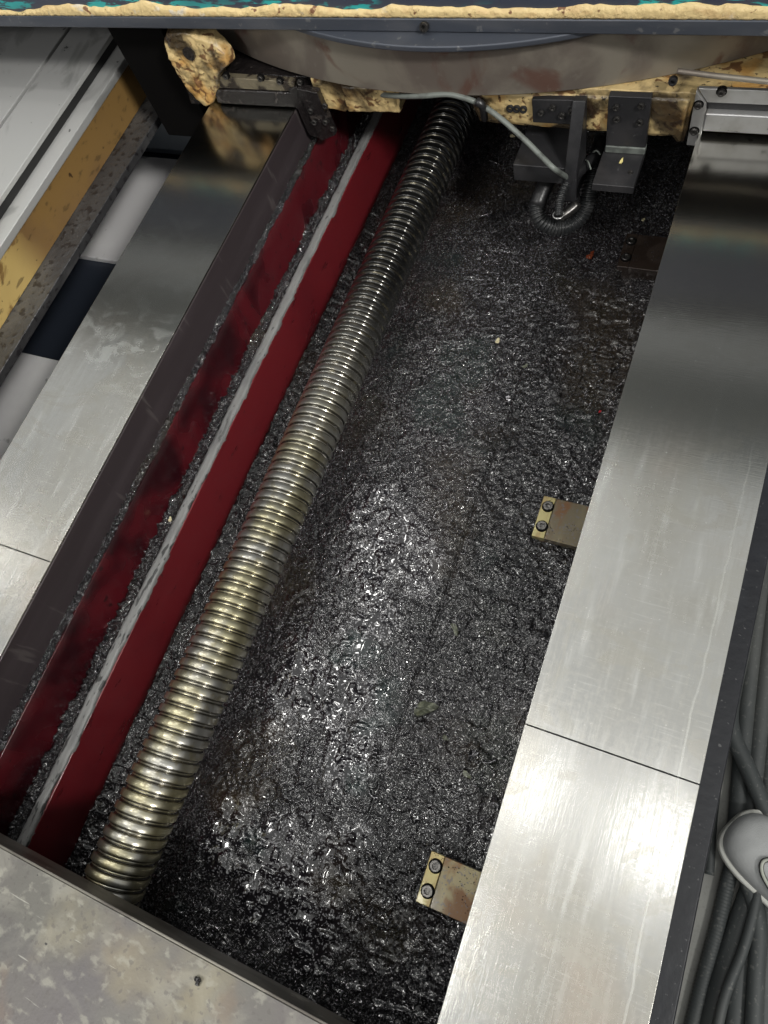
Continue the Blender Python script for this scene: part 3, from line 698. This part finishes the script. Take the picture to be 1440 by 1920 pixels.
# table
bm = bmesh.new(); box(bm, -3.0, 1.2, 1.172, 2.6, .1866, .2110)
bar = bm_link('table_flange', bm, M['blue_iron'], sad, bevel=.003, seg=3)
bm = bmesh.new(); box(bm, -3.0, 1.2, 1.180, 2.6, .2115, .44)
bm_link('table_side', bm, M['blue_face'], sad, bevel=.002)
xs = np.arange(-2.6, 1.0, .004); top = .2235 + .014 * (vnoise(xs, xs * 0, .14, 91) - .35) + .006 * (vnoise(xs, xs * 0, .03, 92) - .5) + .003 * (vnoise(xs, xs * 0, .011, 93) - .5)
top += .014 * np.exp(-((xs + 1.17) / .06) ** 2) + .006 * np.exp(-((xs + .6) / .05) ** 2) + .008 * np.exp(-((xs + .28) / .07) ** 2)
V = []
for i, x in enumerate(xs):
    j = lambda a: random.uniform(-a, a)
    y = 1.1765
    prof = [(1.1805, .2113), (y - .003 + j(.001), .2114), (y - .004 + j(.0015), .2145), (y - .003 + j(.0018), .2145 + (top[i] - .2145) * .45), (y - .002 + j(.0015), top[i] - .002), (1.1808, top[i])]
    for yy, z in prof: V.append((x, yy, z))
np_mesh('broken_paint_edge', np.array(V), gridF(len(xs), 6), M['cream_edge'], sad, smooth=False)
b_ = aty(797, 48, 1.172)
bolt(sad, (b_.x, 1.1715, b_.z), (0, -1, .2), .0085, .008)
# unseen panels added so the far ways reflect dark and pale bands
for z0, z1, mt in ((.45, .80, 'column'), (.8005, 1.03, 'column_band'), (1.0305, 1.74, 'column_top')):
    bm = bmesh.new(); box(bm, -3.0, .95, 1.42, 2.6, z0, z1)
    bm_link('column_panel', bm, M[mt], sad)

# way wipers
wr = None
bm = bmesh.new(); prism_y(bm, [(-.0965, .083), (-.078, .0575), (.26, .0575), (.26, .083)], YF - .008, YF - .0005)
w1 = bm_link('way_wiper', bm, M['wiper'], sad, bevel=.0012)
bm = bmesh.new(); prism_y(bm, [(-.0985, .0825), (-.0990, -.025), (-.0765, -.026), (-.0770, .0500), (-.0790, .0575)], YF - .014, YF - .0005)
w2 = bm_link('way_wiper', bm, M['wiper'], sad, bevel=.0012)
bm = bmesh.new(); box(bm, -.0765, .26, YF - .007, YF + .01, .0455, .0570)
bm_link('wiper_rubber', bm, M['rubber'], w1, bevel=.001)
bm = bmesh.new(); box(bm, -.0765, .26, YF - .02, YF + .004, .010, .0450)
bm_link('wiper_lip', bm, M['wiper'], w1, bevel=.003)
def facebolt(px, py, parent, r=.0065, y=YF - .0135, ring=True):
    p = aty(px, py, y)
    if ring:
        bm = bmesh.new(); cyl(bm, (p.x, y + .004, p.z), (p.x, y - .0006, p.z), r * 1.35, n=20); bm_link('bolt_recess', bm, M['void'], parent)
    bolt(parent, (p.x, y - .0006, p.z), (0, -1, 0), r, .005)
facebolt(1310, 196, w2); facebolt(1302, 245, w2); facebolt(1353, 172, w1, y=YF - .0075)
# rod above the wiper
bm = bmesh.new(); tube(bm, [aty(1270, 133, 1.19), aty(1340, 142, 1.185), aty(1450, 154, 1.18), aty(1560, 166, 1.17)], .0045)
bm_link('oil_pipe', bm, M['disc'], sad, smooth=True)
for px, py in ((1263, 148), (958, 199), (970, 200), (983, 201)):
    p = aty(px, py, YF); bolt(sad, (p.x, YF - .001, p.z), (0, -1, 0), .0075, .008, M['black_iron'])
# left wiper: dirty plates
bm = bmesh.new(); prism_y(bm, [(-1.115, .040), (-.905, .040), (-.900, .062), (-1.105, .067)], YF - .006, YF + .010)
w3 = bm_link('way_wiper', bm, M['wiper_dirty'], sad, bevel=.0015)
bm = bmesh.new(); prism_y(bm, [(-1.12, .003), (-.905, .003), (-.895, .0385), (-1.118, .0385)], YF - .010, YF + .008)
bm_link('wiper_rubber', bm, M['grime'], w3, bevel=.004)
for px, py in ((424, 142), (489, 146), (525, 152), (563, 153)): facebolt(px, py, w3, .006, YF - .0065)
# bolted bracket right of the left way
bm = bmesh.new()
prism_y(bm, [(-.915, .050), (-.893, .055), (-.880, -.072), (-.905, -.062)], YF - .012, YF - .002)
prism_y(bm, [(-.888, .058), (-.842, .050), (-.832, -.052), (-.874, -.070)], YF - .020, YF - .002)
w4 = bm_link('wiper_bracket', bm, M['grime'], sad, bevel=.002)
for px, py in ((610, 197), (611, 228), (624, 240), (583, 207), (590, 228)): facebolt(px, py, w4, .006, YF - .0205, ring=False)

# sensor bracket (left one) and L bracket (right one)
br1 = empty('sensor_block', (-.35, 1.16, -.085), 'black iron sensor block with a flat top hanging under the cream saddle', 'sensor block')
bm = bmesh.new(); prism_y(bm, [(-.385, .004), (-.385, .053), (-.2850, .056), (-.2850, .004)], YF - .014, YF - .001)
p1_ = bm_link('mounting_plate', bm, M['black_iron'], br1, bevel=.0015)
for px, py in ((1015, 210), (1037, 200), (1054, 215), (1072, 208)): facebolt(px, py, p1_, .006, YF - .0145, ring=False)
bm = bmesh.new()
a = [(-.2848, .056), (-.262, .056), (-.262, -.11), (-.2848, -.11)]
v = []
side = [(YF - .001, .056), (YF - .016, .056), (1.128, -.052), (1.128, -.125), (1.20, -.125)]
for x in (-.3080, -.2840): v.append([bm.verts.new((x, y, z)) for y, z in side])
bm.faces.new(v[0]); bm.faces.new(v[1][::-1])
for i in range(5): bm.faces.new((v[0][i], v[1][i], v[1][(i + 1) % 5], v[0][(i + 1) % 5]))
bm_link('arm', bm, M['black_iron'], br1, bevel=.0015)
bm = bmesh.new(); box(bm, -.4130, -.3085, 1.134, 1.27, -.088, -.05)
bm_link('block', bm, M['black_iron'], br1, bevel=.0018)
br2 = empty('angle_bracket', (-.208, 1.15, -.04), 'black angle bracket bolted to the cream saddle with a yellow flake on its foot', 'bracket')
bm = bmesh.new(); box(bm, -.2440, -.1700, YF - .016, YF - .001, -.0350, .068)
o = bm_link('upright', bm, M['black_iron'], br2, bevel=.0015)
for px, py in ((1156, 200), (1203, 197), (1200, 228), (1157, 222)): facebolt(px, py, o, .0058, YF - .0165, ring=False)
bm = bmesh.new(); box(bm, -.2480, -.1710, 1.1010, YF - .001, -.0660, -.0500)
fo = bm_link('foot', bm, M['black_iron'], br2, bevel=.0015)
bm = bmesh.new(); prism_y(bm, [(-.2440, -.0498), (-.2440, -.0352), (-.1700, -.0352), (-.1700, -.0498)], YF - .018, YF - .001)
bm_link('weld', bm, M['cable'], br2, bevel=.002)
p = at(1182, 324, -.05); bolt(fo, (p.x, p.y, -.05), (0, 0, 1), .0045, .003)

# hoses by the sensor
def rib(period, depth):
    def f(s):
        t = (s / period) % 1; return 1 - depth * (.5 - .5 * math.cos(2 * math.pi * t)) ** 1.2
    return f
P = [at(1046, 300, -.10), at(1030, 330, -.12), at(1016, 362, -.135), at(1006, 388, -.15), at(1015, 415, -.17), at(1045, 428, -.19), at(1078, 418, -.19), at(1098, 390, -.17), at(1106, 355, -.14), at(1112, 322, -.12), at(1122, 288, -.10), at(1130, 255, -.09), at(1136, 225, -.09), at(1140, 190, -.09)]
bm = bmesh.new(); tube(bm, P[2:], .0165, n=24, step=.0009, rf=rib(.0068, .18))
h1 = bm_link('corrugated_hose', bm, M['hose'], None, smooth=True, loc=P[5])
tag(h1, 'black corrugated hose looped below the sensor block', 'hose')
bm = bmesh.new(); tube(bm, P[:4], .0170, n=24)
bm_link('hose_end', bm, M['rubber'], h1, smooth=True)
# hose_end was placed in world space under an unrotated parent
Q = [at(1068, 334, -.075), at(1062, 345, -.085), at(1054, 362, -.095), at(1049, 382, -.105), at(1047, 404, -.115)]
bm = bmesh.new(); tube(bm, Q, .0088, n=18, step=.0008, rf=rib(.0075, .25))
h2 = bm_link('spiral_conduit', bm, M['hose'], None, smooth=True, loc=Q[2])
tag(h2, 'thin black ribbed conduit with bright spots, ending in a metal ring inside the hose loop', 'conduit')
bm = bmesh.new(); c = Q[-1]
tube(bm, [c + Vector((.0105 * math.cos(t), -.0105 * math.sin(t) , .002)) for t in np.linspace(.1, math.pi * 1.9, 18)], .0012, n=8, step=.001)
bm_link('ring', bm, M['wiper'], h2, smooth=True)
bm = bmesh.new(); tube(bm, [at(1050, 408, -.14), at(1066, 397, -.135), at(1084, 382, -.13)], .0100, n=18)
bm_link('fitting', bm, M['bolt'], h2, smooth=True)
bm = bmesh.new(); tube(bm, [at(1066, 336, -.074), at(1082, 325, -.076), at(1100, 309, -.08), at(1112, 298, -.085), at(1121, 280, -.085), at(1127, 262, -.085)], .0110, n=16, rf=lambda s: 1 + .10 * math.sin(s * 400) + .06 * math.sin(s * 900))
tp = bm_link('taped_cable_bundle', bm, M['rubber'], None, smooth=True, loc=at(1100, 309, -.08))
tag(tp, 'short cable bundle wrapped in black tape between the sensor block and the angle bracket', 'cable bundle')
for (a, b) in (((1098, 300), (1108, 318)), ((1112, 285), (1126, 290))):
    bm = bmesh.new(); pa = at(*a, -.068); pb = at(*b, -.068); tube(bm, [pa, (pa + pb) / 2 + Vector((0, 0, .006)), pb], .0016, n=8)
    bm_link('cable_tie', bm, M['cable'], tp, smooth=True)
G = [aty(700, 176, 1.21), aty(745, 180, 1.18), aty(790, 180, 1.165), aty(840, 177, 1.165), aty(878, 186, 1.165), aty(906, 199, 1.165), aty(940, 223, 1.15), aty(985, 263, 1.13), aty(1015, 293, 1.11), aty(1040, 317, 1.09), at(1064, 333, -.072)]
bm = bmesh.new(); tube(bm, G, .0051, n=16)
g_ = bm_link('signal_cable', bm, M['cable'], None, smooth=True, loc=G[5])
tag(g_, 'grey signal cable sweeping from under the turntable to the sensor block', 'cable')
bm = bmesh.new(); tube(bm, [aty(893, 190, 1.160), aty(905, 199, 1.160), aty(909, 222, 1.175)], .0075, n=12)
bm_link('cable_clip', bm, M['rubber'], g_, smooth=True)

# ------------------------------------------------------------------ bits lying about
def flake(name, px, py, z, r, mat, label, cat, thick=.002, seed=0, squash=.6, tilt=.15, onfloor=True, group=None):
    rr = random.Random(seed); p = at(px, py, z)
    if onfloor:
        p.z = ZS + float(sludge_h(np.array([p.x]), np.array([p.y]))[0]) + .003; p = at(px, py, p.z)
    bm = bmesh.new(); n = 15; a0 = rr.uniform(0, 6)
    pts = []
    for i in range(n):
        t = 2 * math.pi * i / n; q = r * (.62 + .38 * abs(math.sin(t * 1.5 + a0))) * rr.uniform(.8, 1.12); u = Vector((math.cos(t) * q, math.sin(t) * q * squash)); 
        pts.append((u.x * math.cos(a0) - u.y * math.sin(a0), u.x * math.sin(a0) + u.y * math.cos(a0)))
    prism_z(bm, pts, 0, thick)
    bmesh.ops.poke(bm, faces=[f_ for f_ in bm.faces if len(f_.verts) > 4])
    for v_ in bm.verts: v_.co.z += rr.uniform(-.4, .9) * thick * .8
    bmesh.ops.transform(bm, matrix=Matrix.Translation(p) @ Matrix.Rotation(rr.uniform(-tilt, tilt), 4, 'X') @ Matrix.Rotation(rr.uniform(-tilt, tilt), 4, 'Y'), verts=bm.verts)
    tag(bm_link(name, bm, mat, None, bevel=.0005, loc=p), label, cat, group)
flM = pbr('pale_paint_chip', (.55, .50, .33), .5, 0, layers=[dict(s=200, d=3, lo=.5, hi=.65, c=(.3, .24, .12), k=.8)])
grM = pbr('greenish_scrap', (.07, .075, .05), .3, .2, layers=[dict(s=120, d=4, lo=.45, hi=.62, c=(.17, .18, .12), k=.8)], bumps=[('noise', 200, 4, .5, .002)], coat=.5)
rdM = pbr('rust_red_scrap', (.22, .045, .015), .25, 0, coat=.6, bumps=[('noise', 200, 4, .4, .002)])
flake('paint_chip', 1165, 303, -.0495, .0085, pbr('yellow_paint_chip', (.72, .62, .25), .5), 'small yellow paint chip on the foot of the black angle bracket', 'paint chip', seed=3, squash=.35, tilt=.05, onfloor=False)
flake('metal_scrap', 797, 1329, -.3, .0235, grM, 'largest greenish scrap lying on the sludge right of the plate seam', 'scrap', thick=.005, seed=5, squash=.65, tilt=.3)
flake('rusty_scrap', 1107, 481, -.3, .016, rdM, 'glossy rust-red scrap on the dark sludge near the upper clip plate', 'scrap', thick=.004, seed=8, squash=.45, tilt=.3)
flake('paint_chip', 835, 1384, -.3, .008, grM, 'small yellow-green chip just below the largest greenish scrap', 'paint chip', seed=9)
flake('metal_scrap', 875, 1452, -.3, .010, grM, 'small dull green scrap on the sludge left of the bright right way', 'scrap', seed=12)
flake('paint_chip', 933, 640, -.3, .009, flM, 'pale yellowish chip on the sludge in the upper middle of the tray', 'paint chip', seed=13)
flake('paint_chip', 985, 687, -.3, .007, grM, 'tiny green chip on the sludge below right of the pale yellowish chip', 'paint chip', seed=14)
flake('metal_scrap', 948, 748, -.3, .016, M['chip'], 'dark curled scrap in the middle of the upper tray', 'scrap', thick=.004, seed=15, tilt=.5)
flake('paint_chip', 320, 975, -.19, .007, flM, 'pale cream chip on the left edge of the grey filler strip', 'paint chip', seed=16, onfloor=False)
flake('paint_chip', 961, 256, -.3, .008, flM, 'pale chip on the sludge left of the sensor block', 'paint chip', seed=17)
flake('paint_chip', 1206, 413, -.3, .006, flM, 'tiny pale chip just above the oil-dark clip plate', 'paint chip', seed=18)
flake('paint_chip', 1125, 772, -.3, .004, pbr('red_speck', (.5, .02, .03), .4), 'tiny bright red speck on the sludge by the right way', 'paint chip', seed=19)
flake('metal_scrap', 853, 1180, -.3, .016, grM, 'flat grey-green scrap on the sludge right of the plate seam, above the largest one', 'scrap', thick=.003, seed=20, squash=.35)
flake('metal_scrap', 372, 1838, .0016, .0062, M['grime'], 'small black lump of dirt on the end cover plate', 'dirt lump', thick=.003, seed=22, squash=.8, onfloor=False, tilt=0)
flake('metal_scrap', 886, 1416, -.3, .013, M['chip'], 'dark folded chip right of the largest greenish scrap and below it', 'scrap', thick=.006, seed=24, tilt=.6)
flake('metal_scrap', 930, 1508, -.3, .015, M['chip'], 'dark pointed scrap touching the edge of the right way', 'scrap', thick=.006, seed=25, tilt=.6)
# coiled shaving
p = at(703, 1417, ZS + .008); bm = bmesh.new(); ax_ = Vector((-.22, 1, 0)).normalized(); sd = ax_.cross(Vector((0, 0, 1)))
pts = []
for i in range(90):
    t = i / 90 * 2 * math.pi * 5; pts.append(p + ax_ * (i / 90 - .5) * .036 + (sd * math.cos(t) + Vector((0, 0, 1)) * math.sin(t)) * .0065)
tube(bm, pts, .0022, n=6, step=.0012)
tag(bm_link('coiled_shaving', bm, M['chip'], None, smooth=True, loc=p), 'dark coiled steel shaving lying by the plate seam in the lower tray', 'shaving')
# long dark shavings
LS = [((838, 1250), (842, 1300), 'long dark straight shaving'), ((520, 1290), (560, 1262), ''), ((820, 1480), (850, 1470), '')]

# ------------------------------------------------------------------ floor hoses, right side
zh = ZF + .018
def fh(pts, r, label, ribbed=False, z=None, mat=None):
    P = [at(x, y, (z if z is not None else ZF + .004) + r + (q[0] if q else 0)) for x, y, *q in pts]
    bm = bmesh.new(); tube(bm, P, r, n=18, step=.002 if ribbed else .01, rf=rib(.006, .10) if ribbed else None)
    c = P[len(P) // 2].copy(); c.z = ZF
    tag(bm_link('floor_hose', bm, mat or M['pipe'], None, smooth=True, loc=c), label, 'hose', 'dark hoses on the floor beside the machine')
fh([(1392, 1560), (1368, 1640), (1345, 1740), (1316, 1850), (1290, 1960), (1270, 2050)], .0135, 'ribbed hose nearest the machine side, running down to the bottom edge', True)
fh([(1500, 1440), (1452, 1560), (1412, 1660), (1375, 1770), (1345, 1870), (1322, 1980)], .019, 'thick smooth hose from beneath the shoe, second from the machine at the bottom edge')
fh([(1428, 1600), (1418, 1700), (1392, 1800), (1380, 1900), (1372, 2010)], .017, 'smooth hose passing straight below the shoe toe, third from the machine at the bottom edge')
fh([(1440, 1640), (1440, 1740), (1432, 1840), (1428, 2000)], .019, 'smooth hose at the right edge below the shoe')
fh([(1398, 1640), (1422, 1730), (1418, 1830), (1410, 2000)], .014, 'thin hose squeezed between the thicker ones below the shoe', z=ZF + .03)
fh([(1432, 1600), (1418, 1690), (1394, 1780), (1362, 1860), (1345, 1930), (1330, 2020)], .0085, 'thinnest hose below the shoe, lying over the others', z=ZF + .046)
fh([(1392, 1180), (1378, 1260), (1356, 1400), (1338, 1520), (1330, 1640)], .0085, 'thinnest hose above the shoe, closest to the machine side')
fh([(1412, 1100), (1395, 1200), (1372, 1310), (1372, 1370), (1402, 1440), (1446, 1540), (1500, 1640)], .0155, 'hose crossing diagonally above the shoe towards the right edge', z=ZF + .036)
fh([(1440, 1000), (1420, 1150), (1402, 1300), (1390, 1440), (1378, 1600)], .0165, 'straight hose above the shoe, nearest the machine side')
fh([(1462, 1000), (1442, 1200), (1428, 1340), (1412, 1480), (1396, 1600)], .0165, 'straight hose above the shoe, second from the machine side')
fh([(1490, 1000), (1466, 1200), (1452, 1360), (1440, 1500), (1424, 1640)], .0165, 'straight hose above the shoe at the right edge of the picture')

# ------------------------------------------------------------------ shoe
toe = at(1368, 1540, ZF + .06); 
dirv = (at(1500, 1668, ZF + .06) - toe); ang = math.atan2(dirv.y, dirv.x) 
sh = empty('shoe', (toe.x, toe.y, ZF + .034), 'grey sports shoe with pale sole edge, standing on the dark hoses at the right', 'shoe')
Mt = Matrix.Translation((toe.x, toe.y, ZF + .034)) @ Matrix.Rotation(ang, 4, 'Z') @ Matrix.Scale(1.18, 4)
prof = [(.0, .010, .034, 0), (.004, .026, .046, 0), (.014, .039, .056, .001), (.03, .047, .064, .002), (.055, .052, .072, .003), (.085, .052, .082, .004), (.115, .049, .096, .003), (.15, .044, .108, .001), (.19, .040, .112, 0), (.23, .037, .112, 0), (.265, .032, .108, 0), (.285, .018, .09, 0)]
def loft(fn, n):
    rings = []; bm = bmesh.new()
    for s in prof: rings.append([bm.verts.new(Mt @ Vector(v)) for v in fn(s, n)])
    for a, b in zip(rings, rings[1:]):
        for i in range(n): bm.faces.new((a[i], a[(i + 1) % n], b[(i + 1) % n], b[i]))
    bm.faces.new(rings[0]); bm.faces.new(rings[-1]); return bm
def upper(s, n):
    x, w, h, o = s; out = []
    for i in range(n):
        t = 2 * math.pi * i / n; c_, s_ = math.cos(t), math.sin(t)
        yy = w * math.copysign(abs(c_) ** .8, c_) * (.96 if s_ < 0 else 1); zz = .020 + max(0, s_) ** .85 * (h - .020) - (0 if s_ > 0 else .004)
        out.append((x + .003, yy + o, zz))
    return out
def sole(s, n):
    x, w, h, o = s; out = []
    for i in range(n):
        t = 2 * math.pi * i / n; c_, s_ = math.cos(t), math.sin(t)
        yy = (w + .0062) * math.copysign(abs(c_) ** .55, c_); zz = .0135 + .0125 * math.copysign(abs(s_) ** .35, s_)
        out.append((x + .001, yy + o, zz))
    return out
for nm, fn, mt in (('upper', upper, 'shoe'), ('sole', sole, 'sole')):
    o = bm_link(nm, loft(fn, 28), M[mt], sh, smooth=True); o.modifiers.new('sub', 'SUBSURF').render_levels = 2
def on_upper(x, y):
    for a, b in zip(prof, prof[1:]):
        if a[0] <= x <= b[0]:
            u = (x - a[0]) / (b[0] - a[0]); w = a[1] + (b[1] - a[1]) * u; h = a[2] + (b[2] - a[2]) * u
            c_ = min(.99, abs(y) / w) ** 1.25; return Mt @ Vector((x, y, .0205 + (1 - c_ * c_) ** .425 * (h - .020)))
for r, dd, mt in ((.0042, 0, 'trim_dark'), (.0030, .0016, 'shoe_trim')):
    bm = bmesh.new()
    loop = [(.11, -.040), (.085, -.036), (.066, -.028), (.058, -.016), (.064, -.006), (.078, -.004), (.095, -.012), (.115, -.020)]
    tube(bm, [on_upper(x, y) + Vector((0, 0, dd)) for x, y in loop], r, n=10)
    bm_link('trim', bm, M[mt], sh, smooth=True)
bm = bmesh.new(); tube(bm, [on_upper(x, y) + Vector((0, 0, .0006)) for x, y in [(.10, .012), (.075, .012), (.066, .020), (.075, .030), (.10, .034)]], .0022, n=8)
bm_link('trim', bm, M['shoe_trim'], sh, smooth=True)
for pts in ([(.088, -.016), (.094, 0), (.088, .016)], [(.108, -.016), (.114, 0), (.108, .016)]):
    thick = .0012 if len(pts) == 5 else .0028
    bm = bmesh.new(); tube(bm, [on_upper(x, y) + Vector((0, 0, .0004)) for x, y in pts], thick, n=8)
    bm_link('toe_seam' if len(pts) == 5 else 'lace', bm, M['trim_dark'] if len(pts) == 5 else M['shoe_trim'], sh, smooth=True)
bm = bmesh.new(); cyl(bm, Mt @ Vector((.21, 0, .107)), Mt @ Vector((.21, 0, .1165)), .030, n=28)
bm_link('collar', bm, M['trim_dark'], sh, bevel=.003)
